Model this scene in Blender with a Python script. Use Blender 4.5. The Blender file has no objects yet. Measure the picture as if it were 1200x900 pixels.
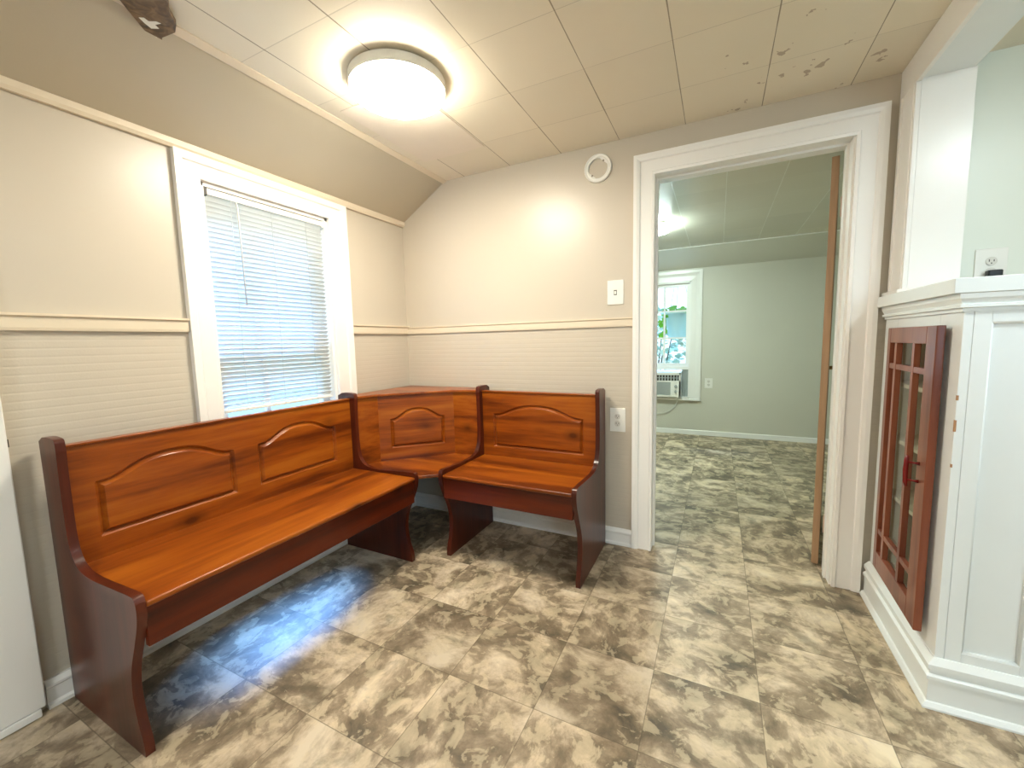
import bpy, bmesh, math, random
from mathutils import Vector, Matrix
from mathutils.geometry import tessellate_polygon
random.seed(7)
S = bpy.context.scene
COL = S.collection

# ------------------------------------------------------------------ camera
YAW, PITCH, ROLL = 0.4639, -0.1016, -0.0236
CAM = Vector((1.9964, -2.3341, 1.1892))
fw = Vector((-math.sin(YAW)*math.cos(PITCH), math.cos(YAW)*math.cos(PITCH), math.sin(PITCH)))
rr = fw.cross(Vector((0, 0, 1))).normalized(); uu = rr.cross(fw)
r2 = rr*math.cos(ROLL)+uu*math.sin(ROLL); u2 = -rr*math.sin(ROLL)+uu*math.cos(ROLL)
cd = bpy.data.cameras.new('camera'); cam = bpy.data.objects.new('camera', cd); COL.objects.link(cam)
cam.matrix_world = Matrix(((r2.x, u2.x, -fw.x, CAM.x), (r2.y, u2.y, -fw.y, CAM.y), (r2.z, u2.z, -fw.z, CAM.z), (0, 0, 0, 1)))
cd.sensor_width = 36; cd.sensor_fit = 'HORIZONTAL'; cd.lens = 483.49/1200*36; cd.clip_start = .02
S.camera = cam

# ------------------------------------------------------------------ world, sun, exposure
S.view_settings.view_transform = 'Standard'; S.view_settings.look = 'None'
S.view_settings.gamma = 1; S.view_settings.use_curve_mapping = False
S.view_settings.exposure = 0.62
w = bpy.data.worlds.new('world'); S.world = w; w.use_nodes = True
bg = w.node_tree.nodes['Background']; bg.inputs[0].default_value = (.62, .85, 1.0, 1); bg.inputs[1].default_value = 1.3
LAMP, REAR_FILL, FAR_LAMP, KITCHEN_LAMP = 60.0, 54.0, 76.0, 28.0
def light(name, kind, loc, direction, color, energy, **kw):
    d = bpy.data.lights.new(name, kind); o = bpy.data.objects.new(name, d); COL.objects.link(o)
    o.location = loc; o.rotation_euler = Vector(direction).to_track_quat('-Z', 'Y').to_euler()
    d.color = color; d.energy = energy
    for k, v in kw.items(): setattr(d, k, v)
    return o
light('high_sky_light', 'SUN', (-4, 0, 6), (.52, -.42, -.86), (.16, .42, 1.0), 24, angle=math.radians(30))
light('kitchen_window_daylight', 'AREA', (4.1, -4.15, 1.45), (-.25, 1, -.08), (.62, .84, 1.0), 11, shape='RECTANGLE', size=1.3, size_y=1.2)

# ------------------------------------------------------------------ materials
def srgb(r, g, b):
    f = lambda c: ((c/255+.055)/1.055)**2.4 if c/255 > .04045 else c/255/12.92
    return (f(r), f(g), f(b), 1)
class NT:
    def __init__(s, name):
        s.m = bpy.data.materials.new(name); s.m.use_nodes = True; s.t = s.m.node_tree
        s.b = s.t.nodes['Principled BSDF']; s.out = s.t.nodes['Material Output']
    def n(s, typ, ins=None, **kw):
        nd = s.t.nodes.new(typ)
        for k, v in kw.items(): setattr(nd, k, v)
        for k, v in (ins or {}).items():
            if isinstance(v, bpy.types.NodeSocket): s.t.links.new(v, nd.inputs[k])
            else: nd.inputs[k].default_value = v
        return nd
    def math(s, op, a, b=0.0, c=0.0, clamp=False):
        nd = s.n('ShaderNodeMath', {0: a, 1: b, 2: c}, operation=op); nd.use_clamp = clamp
        return nd.outputs[0]
    def mix(s, f, a, b, blend='MIX'):
        nd = s.n('ShaderNodeMix', data_type='RGBA', blend_type=blend)
        for i, v in ((0, f), (6, a), (7, b)):
            if isinstance(v, bpy.types.NodeSocket): s.t.links.new(v, nd.inputs[i])
            else: nd.inputs[i].default_value = v
        return nd.outputs[2]
    def ramp(s, f, stops, interp='LINEAR'):
        nd = s.n('ShaderNodeValToRGB', {0: f}); e = nd.color_ramp.elements; nd.color_ramp.interpolation = interp
        while len(e) < len(stops): e.new(.5)
        for x, (p, c) in zip(e, stops): x.position = p; x.color = c
        return nd.outputs[0]
    def base(s, c): s.set('Base Color', c)
    def set(s, k, v):
        if isinstance(v, bpy.types.NodeSocket): s.t.links.new(v, s.b.inputs[k])
        else: s.b.inputs[k].default_value = v
    def bump(s, h, strength=.3, dist=.01):
        s.set('Normal', s.n('ShaderNodeBump', {'Height': h, 'Strength': strength, 'Distance': dist}).outputs[0])
    def pos(s): return s.n('ShaderNodeNewGeometry').outputs['Position']
    def sep(s, v):
        o = s.n('ShaderNodeSeparateXYZ', {0: v}).outputs; return o[0], o[1], o[2]
    def obj(s): return s.n('ShaderNodeTexCoord').outputs['Object']

def plain(name, c, rough=.5, metal=0, bump=0, bscale=60, var=.03):
    m = NT(name); p = m.obj()
    nz = m.n('ShaderNodeTexNoise', {'Vector': p, 'Scale': 9.0, 'Detail': 3.0}).outputs[0]
    col = m.mix(nz, tuple(x*(1-var) for x in c[:3])+(1,), tuple(min(1, x*(1+var)) for x in c[:3])+(1,))
    m.base(col); m.set('Roughness', rough); m.set('Metallic', metal)
    if bump:
        m.bump(m.n('ShaderNodeTexNoise', {'Vector': p, 'Scale': bscale, 'Detail': 2.0}).outputs[0], bump, .003)
    return m.m

def wall_paint(name, c, ribs=True, rough=.34):
    m = NT(name); P = m.pos(); x, y, z = m.sep(P)
    nz = m.n('ShaderNodeTexNoise', {'Vector': P, 'Scale': 3.0, 'Detail': 3.0}).outputs[0]
    m.base(m.mix(nz, tuple(v*.96 for v in c[:3])+(1,), c)); m.set('Roughness', rough)
    fine = m.n('ShaderNodeTexNoise', {'Vector': P, 'Scale': 160.0, 'Detail': 2.0}).outputs[0]
    big = m.n('ShaderNodeTexNoise', {'Vector': P, 'Scale': 7.0, 'Detail': 2.0}).outputs[0]
    h = m.math('ADD', m.math('MULTIPLY', fine, .25), m.math('MULTIPLY', big, 1.2))
    if ribs:
        s = m.math('PINGPONG', z, .014)                       # shallow horizontal reeding below the rail
        s = m.math('DIVIDE', s, .014)
        s = m.math('SMOOTH_MIN', s, .35, .2)
        low = m.math('LESS_THAN', z, 1.27)
        h = m.math('ADD', h, m.math('MULTIPLY', m.math('MULTIPLY', s, low), 2.0))
    m.bump(h, .28, .002)
    return m.m

def ceiling_mat(name, c, line, stains=True, rough=.42, x0=.2, y0=0.0):
    m = NT(name); P = m.pos(); x, y, z = m.sep(P)
    T = .325
    gx = m.math('DIVIDE', m.math('SUBTRACT', x, x0), T); gy = m.math('DIVIDE', m.math('SUBTRACT', y, y0), T)
    fx = m.math('PINGPONG', gx, .5); fy = m.math('PINGPONG', gy, .5)
    # pingpong about .5 gives distance to the nearest seam
    wob = m.n('ShaderNodeTexNoise', {'Vector': P, 'Scale': 5.0, 'Detail': 2.0}).outputs[0]
    lx = m.math('LESS_THAN', fx, m.math('MULTIPLY', wob, .012)); ly = m.math('LESS_THAN', fy, m.math('MULTIPLY', wob, .008))
    cell = m.n('ShaderNodeCombineXYZ', {0: m.math('FLOOR', gx), 1: m.math('FLOOR', gy)}).outputs[0]
    wn = m.n('ShaderNodeTexWhiteNoise', {'Vector': cell}, noise_dimensions='3D').outputs[0]
    nz = m.n('ShaderNodeTexNoise', {'Vector': P, 'Scale': 4.0, 'Detail': 3.0}).outputs[0]
    col = m.mix(wn, tuple(v*.955 for v in c[:3])+(1,), tuple(v*1.03 for v in c[:3])+(1,))
    col = m.mix(m.math('MULTIPLY', nz, .12), col, srgb(196, 178, 150))
    if stains:
        d = m.n('ShaderNodeVectorMath', {0: P, 1: (2.30, -.25, 2.24)}, operation='DISTANCE').outputs['Value']
        area = m.math('SUBTRACT', 1.0, m.math('DIVIDE', d, .38), clamp=True)
        sn = m.n('ShaderNodeTexNoise', {'Vector': P, 'Scale': 22.0, 'Detail': 4.0}).outputs[0]
        st = m.math('GREATER_THAN', m.math('ADD', sn, m.math('MULTIPLY', area, .10)), .72)
        st = m.math('MULTIPLY', st, m.math('GREATER_THAN', area, 0.02))
        col = m.mix(m.math('MULTIPLY', st, .55), col, srgb(140, 105, 70))
    col = m.mix(m.math('MULTIPLY', ly, .30), col, line); col = m.mix(m.math('MULTIPLY', lx, .75), col, line)
    m.base(col); m.set('Roughness', rough)
    fine = m.n('ShaderNodeTexNoise', {'Vector': P, 'Scale': 120.0, 'Detail': 2.0}).outputs[0]
    h = m.math('SUBTRACT', m.math('ADD', m.math('MULTIPLY', fine, .2), m.math('MULTIPLY', nz, .8)), m.math('MAXIMUM', lx, ly))
    m.bump(h, .25, .002)
    return m.m

def floor_mat():
    m = NT('floor_vinyl_tile'); P = m.pos(); x, y, z = m.sep(P); T = .33
    gx = m.math('DIVIDE', m.math('SUBTRACT', x, .167), T); gy = m.math('DIVIDE', m.math('SUBTRACT', y, .105), T)
    ix, iy = m.math('FLOOR', gx), m.math('FLOOR', gy)
    cell = m.n('ShaderNodeCombineXYZ', {0: ix, 1: iy}).outputs[0]
    wn = m.n('ShaderNodeTexWhiteNoise', {'Vector': cell}, noise_dimensions='3D')
    off = m.n('ShaderNodeVectorMath', {0: wn.outputs['Color'], 1: (37, 41, 13)}, operation='MULTIPLY').outputs[0]
    ang = m.math('MULTIPLY', m.math('FLOOR', m.math('MULTIPLY', wn.outputs['Value'], 4)), math.pi/2)
    pr = m.n('ShaderNodeVectorRotate', {'Vector': P, 'Angle': ang}, rotation_type='Z_AXIS').outputs[0]
    q = m.n('ShaderNodeVectorMath', {0: pr, 1: off}, operation='ADD').outputs[0]
    q = m.n('ShaderNodeMapping', {'Vector': q, 'Scale': (1.0, 1.2, 1.0)}).outputs[0]
    a = m.n('ShaderNodeTexNoise', {'Vector': q, 'Scale': 4.4, 'Detail': 9.0, 'Roughness': .66, 'Distortion': .35}).outputs[0]
    b = m.n('ShaderNodeTexNoise', {'Vector': q, 'Scale': 13.0, 'Detail': 9.0, 'Roughness': .62, 'Distortion': .5}).outputs[0]
    c1 = m.ramp(a, [(.34, srgb(92, 82, 66)), (.43, srgb(128, 112, 90)), (.50, srgb(156, 138, 114)), (.56, srgb(194, 175, 148)), (.66, srgb(226, 210, 184))])
    flake = m.ramp(b, [(.515, (0, 0, 0, 1)), (.55, (.8, .8, .8, 1)), (.66, (1, 1, 1, 1))])
    col = m.mix(m.math('MULTIPLY', flake, .5), c1, srgb(226, 208, 174))
    dk = m.ramp(m.n('ShaderNodeTexNoise', {'Vector': q, 'Scale': 6.0, 'Detail': 8.0, 'Roughness': .62, 'Distortion': .4}).outputs[0], [(.34, (1, 1, 1, 1)), (.45, (0, 0, 0, 1))])
    col = m.mix(m.math('MULTIPLY', dk, .55), col, srgb(96, 86, 66))
    tone = m.math('ADD', .84, m.math('MULTIPLY', wn.outputs['Value'], .28))
    tc = m.n('ShaderNodeCombineColor', {0: tone, 1: tone, 2: tone}).outputs[0]
    col = m.mix(1.0, col, tc, 'MULTIPLY')
    fx = m.math('PINGPONG', gx, .5); fy = m.math('PINGPONG', gy, .5)
    seam = m.math('MAXIMUM', m.math('LESS_THAN', fx, .0045), m.math('LESS_THAN', fy, .0045))
    col = m.mix(m.math('MULTIPLY', seam, .55), col, srgb(86, 74, 54))
    m.base(col); m.set('Roughness', m.math('ADD', .36, m.math('MULTIPLY', b, .2)))
    m.bump(m.math('SUBTRACT', m.math('MULTIPLY', a, .8), m.math('MULTIPLY', seam, .6)), .18, .003)
    return m.m

def wood(name, axis, light_c, mid_c, dark_c, rough=.3, knots=True, coat=.3, rot=0):
    """axis 0/1/2: grain direction"""
    m = NT(name); p = m.obj()
    if rot: p = m.n('ShaderNodeVectorRotate', {'Vector': p, 'Angle': rot}, rotation_type='Z_AXIS').outputs[0]
    sc = [9.0, 9.0, 9.0]; sc[axis] = .7
    q = m.n('ShaderNodeMapping', {'Vector': p, 'Scale': tuple(sc)}).outputs[0]
    wob = m.n('ShaderNodeTexNoise', {'Vector': q, 'Scale': 1.2, 'Detail': 3.0, 'Distortion': .5}).outputs[0]
    fine = m.n('ShaderNodeTexNoise', {'Vector': q, 'Scale': 7.0, 'Detail': 5.0, 'Roughness': .6}).outputs[0]
    f = m.math('ADD', m.math('MULTIPLY', wob, .72), m.math('MULTIPLY', fine, .28))
    col = m.ramp(f, [(.36, dark_c), (.50, mid_c), (.64, light_c)])
    if knots:
        ks = [5.0, 5.0, 5.0]; ks[axis] = 3.0
        kq = m.n('ShaderNodeMapping', {'Vector': p, 'Scale': tuple(ks), 'Location': (.37, .21, .11)}).outputs[0]
        vd = m.n('ShaderNodeTexVoronoi', {'Vector': kq, 'Scale': 1.0, 'Randomness': .9}).outputs['Distance']
        k = m.ramp(vd, [(.05, (1, 1, 1, 1)), (.10, (.45, .45, .45, 1)), (.22, (0, 0, 0, 1))])
        col = m.mix(m.math('MULTIPLY', k, .8), col, tuple(v*.35 for v in dark_c[:3])+(1,))
    m.base(col); m.set('Roughness', rough); m.set('Specular IOR Level', .32); m.set('Coat Weight', coat*.5); m.set('Coat Roughness', .12)
    m.bump(fine, .05, .002)
    return m.m

def glass_mat(name, tint=(1, 1, 1, 1), refl=.9):
    m = NT(name); t = m.t
    tr = m.n('ShaderNodeBsdfTransparent', {0: tint}); gl = m.n('ShaderNodeBsdfGlossy', {'Roughness': .03})
    fr = m.math('MULTIPLY', m.n('ShaderNodeFresnel', {0: 1.45}).outputs[0], m.math('SUBTRACT', 1.0, m.n('ShaderNodeNewGeometry').outputs['Backfacing']))
    mx = m.n('ShaderNodeMixShader', {0: m.math('MULTIPLY', fr, refl), 1: tr.outputs[0], 2: gl.outputs[0]})
    t.links.new(mx.outputs[0], m.out.inputs[0]); return m.m

def translucent(name, c, f=.5):
    m = NT(name); d = m.n('ShaderNodeBsdfDiffuse', {0: c}); tr = m.n('ShaderNodeBsdfTranslucent', {0: c})
    nz = m.n('ShaderNodeTexNoise', {'Vector': m.obj(), 'Scale': 14.0}).outputs[0]
    mx = m.n('ShaderNodeMixShader', {0: m.math('ADD', f-.05, m.math('MULTIPLY', nz, .1)), 1: d.outputs[0], 2: tr.outputs[0]})
    m.t.links.new(mx.outputs[0], m.out.inputs[0]); return m.m

def emit(name, c, s):
    m = NT(name); m.base((.9, .9, .88, 1)); m.set('Emission Color', c); m.set('Emission Strength', s); m.set('Roughness', .4)
    return m.m

WALLC = srgb(207, 197, 180)
M_wall = wall_paint('wall_beige_paint', WALLC)
M_farwall = wall_paint('wall_far_room_paint', srgb(214, 212, 198), ribs=False)
M_kitwall = wall_paint('wall_kitchen_paint', srgb(238, 242, 230), ribs=False)
M_slope = wall_paint('ceiling_slope_paint', srgb(196, 186, 164), ribs=False, rough=.5)
M_ceil = ceiling_mat('ceiling_tile_paint', srgb(240, 230, 208), srgb(120, 100, 66))
M_farceil = ceiling_mat('ceiling_far_paint', srgb(216, 211, 192), srgb(240, 240, 230), stains=False, rough=.26, x0=.07, y0=.3)
M_patch = plain('ceiling_patch_plaster', srgb(238, 226, 208), .6, bump=.15)
M_floor = floor_mat()
M_white = plain('trim_white_gloss', srgb(247, 245, 240), .28, bump=.08, bscale=25, var=.015)
M_cab = plain('cabinet_white_paint', srgb(238, 242, 241), .33, bump=.15, bscale=30, var=.02)
M_rail = plain('rail_cream_paint', srgb(228, 214, 190), .34, bump=.1, bscale=30)
M_plastic = plain('white_plastic', srgb(244, 242, 234), .3)
M_slot = plain('dark_slot', srgb(60, 55, 48), .5)
M_black = plain('black_plastic', srgb(22, 22, 24), .35)
WL, WM, WD = srgb(170, 94, 24), srgb(146, 71, 15), srgb(98, 42, 9)
M_wx = wood('pine_stain_grain_x', 0, WL, WM, WD)
M_wy = wood('pine_stain_grain_y', 1, WL, WM, WD)
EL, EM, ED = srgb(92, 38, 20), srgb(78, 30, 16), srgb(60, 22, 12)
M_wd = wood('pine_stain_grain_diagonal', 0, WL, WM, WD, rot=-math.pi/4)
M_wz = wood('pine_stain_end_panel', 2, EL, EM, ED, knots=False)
M_apx = wood('pine_stain_apron_shaded_x', 0, srgb(106, 38, 10), srgb(88, 29, 7), srgb(62, 20, 6))  # apron pines: shade from the overhead light darkened into the wood colour
M_apy = wood('pine_stain_apron_shaded_y', 1, srgb(106, 38, 10), srgb(88, 29, 7), srgb(62, 20, 6))
M_cdoor = wood('cabinet_door_stain', 2, srgb(150, 88, 62), srgb(134, 74, 52), srgb(110, 56, 38), knots=False, coat=.4, rough=.3)
M_tan = wood('door_leaf_brown', 2, srgb(190, 156, 124), srgb(174, 140, 108), srgb(150, 118, 88), knots=False, coat=.1, rough=.5)
M_red = plain('red_handle', srgb(120, 22, 20), .25)
M_hinge = plain('hinge_painted', srgb(206, 176, 160), .45)
M_glass = glass_mat('window_glass'); M_cglass = glass_mat('cabinet_glass', (.93, .95, .92, 1), 1.0)
M_slat = translucent('blind_slat_vinyl', (.88, .88, .85, 1), .30)
M_cabin = plain('cabinet_interior', srgb(236, 233, 218), .6)
M_rotten = NT('brown_bare_board')
_p = M_rotten.obj(); _n = M_rotten.n('ShaderNodeTexNoise', {'Vector': _p, 'Scale': 30.0, 'Detail': 6.0, 'Distortion': 1.0}).outputs[0]
M_rotten.base(M_rotten.ramp(_n, [(.32, srgb(52, 36, 18)), (.5, srgb(104, 78, 46)), (.64, srgb(128, 100, 66))])); M_rotten.set('Roughness', .5)
M_rotten.bump(_n, .5, .006); M_rotten = M_rotten.m
M_leaf = plain('leaf_green', srgb(120, 190, 60), .4, var=.3)
M_leaf2 = plain('shrub_leaf', srgb(184, 198, 176), .6, var=.4)
M_bark = plain('bark', srgb(110, 96, 78), .8)
M_pot = translucent('planter_teal', srgb(226, 242, 238), .5)
M_grille = plain('unit_grey', srgb(178, 184, 182), .45)
M_ground = plain('ground_outside', srgb(120, 130, 96), .9, var=.2)
M_chip = plain('chipped_wood', srgb(176, 130, 92), .7)
M_cord = plain('cord_white', srgb(210, 210, 204), .5)

# ------------------------------------------------------------------ mesh helpers
def box(bm, x0, x1, y0, y1, z0, z1):
    v = [bm.verts.new((x, y, z)) for x in (x0, x1) for y in (y0, y1) for z in (z0, z1)]
    for f in ((0, 1, 3, 2), (4, 6, 7, 5), (0, 4, 5, 1), (2, 3, 7, 6), (0, 2, 6, 4), (1, 5, 7, 3)):
        bm.faces.new([v[i] for i in f])
def boxes(*bs):
    bm = bmesh.new()
    for b in bs: box(bm, *b)
    return bm
def prism(pts, axis, a, b, bm=None):
    """extrude closed 2-D outline along axis; pts are the two other coordinates in xyz order"""
    bm = bm or bmesh.new()
    def P(p, t):
        q = list(p); q.insert(axis, t); return q
    A = [bm.verts.new(P(p, a)) for p in pts]; B = [bm.verts.new(P(p, b)) for p in pts]; n = len(pts)
    for i in range(n): bm.faces.new([A[i], A[(i+1) % n], B[(i+1) % n], B[i]])
    tr = tessellate_polygon([[Vector((p[0], p[1], 0)) for p in pts]])
    for t in tr:
        bm.faces.new([A[i] for i in t]); bm.faces.new([B[i] for i in t])
    return bm
def tube(bm, pts, r, n=8, cap=True):
    pts = [Vector(p) for p in pts]; rings = []
    for i, p in enumerate(pts):
        d = (pts[min(i+1, len(pts)-1)]-pts[max(i-1, 0)]).normalized()
        a = d.orthogonal().normalized() if i == 0 else (a-d*a.dot(d)).normalized()
        b = d.cross(a)
        R = r[i] if isinstance(r, (list, tuple)) else r
        rings.append([bm.verts.new(p+(a*math.cos(t)+b*math.sin(t))*R) for t in [2*math.pi*k/n for k in range(n)]])
    for A, B in zip(rings, rings[1:]):
        for k in range(n): bm.faces.new([A[k], A[(k+1) % n], B[(k+1) % n], B[k]])
    if cap: bm.faces.new(rings[0][::-1]); bm.faces.new(rings[-1])
def lathe(prof, c, axis='z', n=48, bm=None):
    bm = bm or bmesh.new(); rings = []
    for (r, h) in prof:
        ring = []
        for k in range(n):
            t = 2*math.pi*k/n; a, b = r*math.cos(t), r*math.sin(t)
            ring.append(bm.verts.new({'z': (c[0]+a, c[1]+b, c[2]+h), 'y': (c[0]+a, c[1]+h, c[2]+b), 'x': (c[0]+h, c[1]+a, c[2]+b)}[axis]))
        rings.append(ring)
    for A, B in zip(rings, rings[1:]):
        for k in range(n): bm.faces.new([A[k], A[(k+1) % n], B[(k+1) % n], B[k]])
    bm.faces.new(rings[0]); bm.faces.new(rings[-1])
    return bm
def obj(name, bm, m, parent=None, bevel=0, smooth=False, kind=None, label=None, cat=None, group=None, segs=2, origin=None):
    bmesh.ops.recalc_face_normals(bm, faces=bm.faces)
    off = Vector((0, 0, 0))
    if parent is not None:
        p = parent
        while p is not None: off += p.location; p = p.parent
    o0 = Vector(origin) if origin else Vector((0, 0, 0))
    if parent is None and origin: bmesh.ops.translate(bm, vec=-o0, verts=bm.verts)
    elif parent is not None: bmesh.ops.translate(bm, vec=-off, verts=bm.verts)
    me = bpy.data.meshes.new(name); bm.to_mesh(me); bm.free()
    o = bpy.data.objects.new(name, me); COL.objects.link(o); me.materials.append(m)
    if parent is None: o.location = o0
    else: o.parent = parent
    if smooth:
        for p in me.polygons: p.use_smooth = True
    if bevel:
        b = o.modifiers.new('bevel', 'BEVEL'); b.width = bevel; b.segments = segs; b.limit_method = 'ANGLE'; b.angle_limit = math.radians(35)
        for p in me.polygons: p.use_smooth = True
        wn = o.modifiers.new('wn', 'WEIGHTED_NORMAL'); wn.keep_sharp = True
    tag(o, kind, label, cat, group); return o
def tag(o, kind=None, label=None, cat=None, group=None):
    if kind: o['kind'] = kind
    if label: o['label'] = label
    if cat: o['category'] = cat
    if group: o['group'] = group
def thing(name, loc, label, cat, group=None, kind=None):
    o = bpy.data.objects.new(name, None); COL.objects.link(o); o.location = loc; o.empty_display_size = .1
    tag(o, kind, label, cat, group); return o
def struct(name, bm, m, bevel=0, parent=None): return obj(name, bm, m, parent, bevel=bevel, kind=None if parent else 'structure')

H, FH = 2.2435, 2.20          # ceilings
XR = 2.656                    # right wall of the nook
# ------------------------------------------------------------------ shell
struct('floor', boxes((-.15, 5.2, -4.2, 3.3, -.06, 0)), M_floor)
struct('ceiling', boxes((.375, 5.2, -4.2, 0, H, H+.08)), M_ceil)
struct('ceiling_slope', prism([(0, 2.022), (.375, H), (.375, H+.08), (-.15, H+.08), (-.15, 2.022)], 1, -4.2, 0), M_slope)
# left wall with window hole
WY0, WY1, WZ0, WZ1 = -1.280, -.635, .42, 1.905
struct('wall_left', boxes((-.15, 0, -4.2, WY0, 0, 2.022), (-.15, 0, WY1, 0, 0, 2.022), (-.15, 0, WY0, WY1, 0, WZ0), (-.15, 0, WY0, WY1, WZ1, 2.022)), M_wall)
DX0, DX1, DZ = 1.684, 2.495, 2.03
struct('wall_back', boxes((-.15, DX0-.02, 0, .13, 0, H+.08), (DX1+.02, 2.86, 0, .13, 0, H+.08), (DX0-.02, DX1+.02, 0, .13, DZ+.02, H+.08)), M_wall)
struct('wall_kitchen', boxes((2.86, 5.2, 0, .13, 0, H+.08)), M_kitwall)
struct('wall_right', boxes((5.2, 5.35, -4.35, .13, 0, H+.08)), M_kitwall)
struct('wall_front', boxes((-.15, 3.45, -4.35, -4.2, 0, H+.08), (4.75, 5.2, -4.35, -4.2, 0, H+.08), (3.45, 4.75, -4.35, -4.2, 0, .85), (3.45, 4.75, -4.35, -4.2, 2.05, H+.08)), M_wall)
# stub wall and header between nook and kitchen
struct('wall_stub', boxes((XR, 2.805, -.16, 0, 1.345, 2.135)), M_white)
struct('trim_1', boxes((XR, 2.800, -4.2, 0, 2.135, H)), M_cab)                                 # header beam
struct('trim_2', boxes((2.640, XR, -4.2, -.0, 2.128, H)), M_white, .003)                          # its facing board
struct('trim_3', boxes((2.640, XR, -.160, 0, 1.36, 2.1275), (2.634, XR, -.040, -.022, 1.36, 2.1275), (2.636, XR, -.150, -.120, 1.36, 2.1275)), M_white, .002)
struct('trim_4', boxes((2.618, 2.87, -.185, -.004, 1.343, 1.360)), M_white, .006)              # small sill block
# cornice strips
struct('trim_5', prism([(0, 2.0), (.016, 2.0), (.022, 2.012), (.022, 2.034), (0, 2.022)], 1, -4.2, 0), M_rail)
struct('trim_6', prism([(.354, 2.231), (.360, 2.2275), (.388, 2.240), (.388, 2.2445), (.375, 2.2445)], 1, -4.2, 0), M_rail)
# chair rails
RZ0, RZ1 = 1.262, 1.318
def rail_prof(s): return [(0, RZ0), (s*.014, RZ0), (s*.016, RZ0+.010), (s*.016, RZ1-.012), (s*.024, RZ1-.008), (s*.024, RZ1), (0, RZ1)]
struct('trim_7', prism(rail_prof(1), 1, -1.900, -1.376), M_rail)
struct('trim_8', prism(rail_prof(1), 1, -.512, -.0), M_rail)
struct('trim_9', prism([(-a*.75, z-.002) for a, z in [(0, RZ0), (.013, RZ0), (.015, RZ0+.01), (.015, RZ1-.02), (.022, RZ1-.014), (.022, RZ1-.008), (0, RZ1-.008)]], 0, .0, 1.578), M_rail)
# baseboards
def base_prof(s): return [(0, 0), (s*.022, 0), (s*.022, .012), (s*.015, .020), (s*.014, .066), (s*.019, .072), (s*.019, .080), (s*.008, .096), (0, .096)]
struct('baseboard_back', prism([(a, z) for a, z in base_prof(-1)], 0, 0, 1.578), M_white)
struct('baseboard_left', prism(base_prof(1), 1, -1.905, 0), M_white)
# ------------------------------------------------------------------ doorway casing (door_1) and its jambs
dw = thing('door_2', (2.09, 0, 0), 'white painted doorway casing open to the far room', 'doorway', kind='structure'); del dw['category']
CX0, CX1, CZ = 1.579, 2.614, 2.132
def casing_profile():   # distance from inner edge, depth toward room
    return [(0, 0), (0, .016), (.012, .019), (.016, .014), (.070, .014), (.074, .022), (.088, .026), (.105, .026), (.105, 0)]
def casing(bm, x0, x1, zt, y, s=-1, wd=.105):
    """mitred three-sided casing swept around an opening (inner x0..x1, head zt), on plane y, proud towards s"""
    prof = [(a*wd/.105, d) for a, d in casing_profile()]
    def ring(f): return [bm.verts.new(f(a, d)) for a, d in prof]
    R = [ring(lambda a, d: (x0-a, y+s*d, 0)), ring(lambda a, d: (x0-a, y+s*d, zt+a)), ring(lambda a, d: (x1+a, y+s*d, zt+a)), ring(lambda a, d: (x1+a, y+s*d, 0))]
    n = len(prof)
    for A, B in zip(R, R[1:]):
        for k in range(n): bm.faces.new([A[k], A[(k+1) % n], B[(k+1) % n], B[k]])
    bm.faces.new(R[0]); bm.faces.new(R[-1])
bm = bmesh.new(); casing(bm, DX0, DX1+.008, DZ, 0); obj('door_casing', bm, M_white, dw)
bm = bmesh.new(); casing(bm, DX0, DX1, DZ, .13, 1); obj('door_casing', bm, M_white, dw)
for b in ((DX0-.02, DX0, 0, .13, 0, DZ+.02), (DX1, DX1+.02, 0, .13, 0, DZ+.02), (DX0, DX1, 0, .13, DZ, DZ+.02)): obj('door_jamb', boxes(b), M_white, dw, bevel=.001)
for b in ((DX0-.001, DX0+.010, .055, .085, 0, DZ), (DX1-.010, DX1+.001, .055, .085, 0, DZ), (DX0+.010, DX1-.010, .055, .085, DZ-.010, DZ+.001)): obj('door_stop', boxes(b), M_white, dw, bevel=.001)
# open brown leaf in the far room
HX, HY = 2.484, .166
leaf_dir = Vector((.20, 1, 0)).normalized(); ln = Vector((-leaf_dir.y, leaf_dir.x, 0))
def leafpt(a, t, z): p = Vector((HX, HY, 0))+leaf_dir*a+ln*t; return (p.x, p.y, z)
def leafbox(bm, a0, a1, t0, t1, z0, z1):
    n0 = len(bm.verts); box(bm, a0, a1, t0, t1, z0, z1); bm.verts.ensure_lookup_table()
    for v in bm.verts[n0:]: v.co = leafpt(*v.co)
bm = bmesh.new()
for b in ((0, .10, 0, .030, .012, 2.02), (.69, .79, 0, .030, .012, 2.02), (.10, .69, 0, .030, .012, .24), (.10, .69, 0, .030, .95, 1.10), (.10, .69, 0, .030, 1.90, 2.02), (.10, .69, .010, .020, .24, .95), (.10, .69, .010, .020, 1.10, 1.90)): leafbox(bm, *b)
dl = obj('door_3', bm, M_tan, kind='structure', bevel=.002)
for z in (.24, 1.78):
    bm = bmesh.new(); tube(bm, [(2.4965, .146, z-.045), (2.4965, .146, z+.045)], .006, 10)
    box(bm, 2.4955, 2.4985, .132, .162, z-.042, z+.042); obj('hinge', bm, M_hinge, dl)
bm = bmesh.new(); tube(bm, [leafpt(.74, 0, .98), leafpt(.74, -.03, .98), leafpt(.74, -.055, .98)], [.012, .012, .026], 12)
obj('door_knob', bm, plain('knob_brass', srgb(150, 120, 70), .3, 1), dl)
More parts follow.
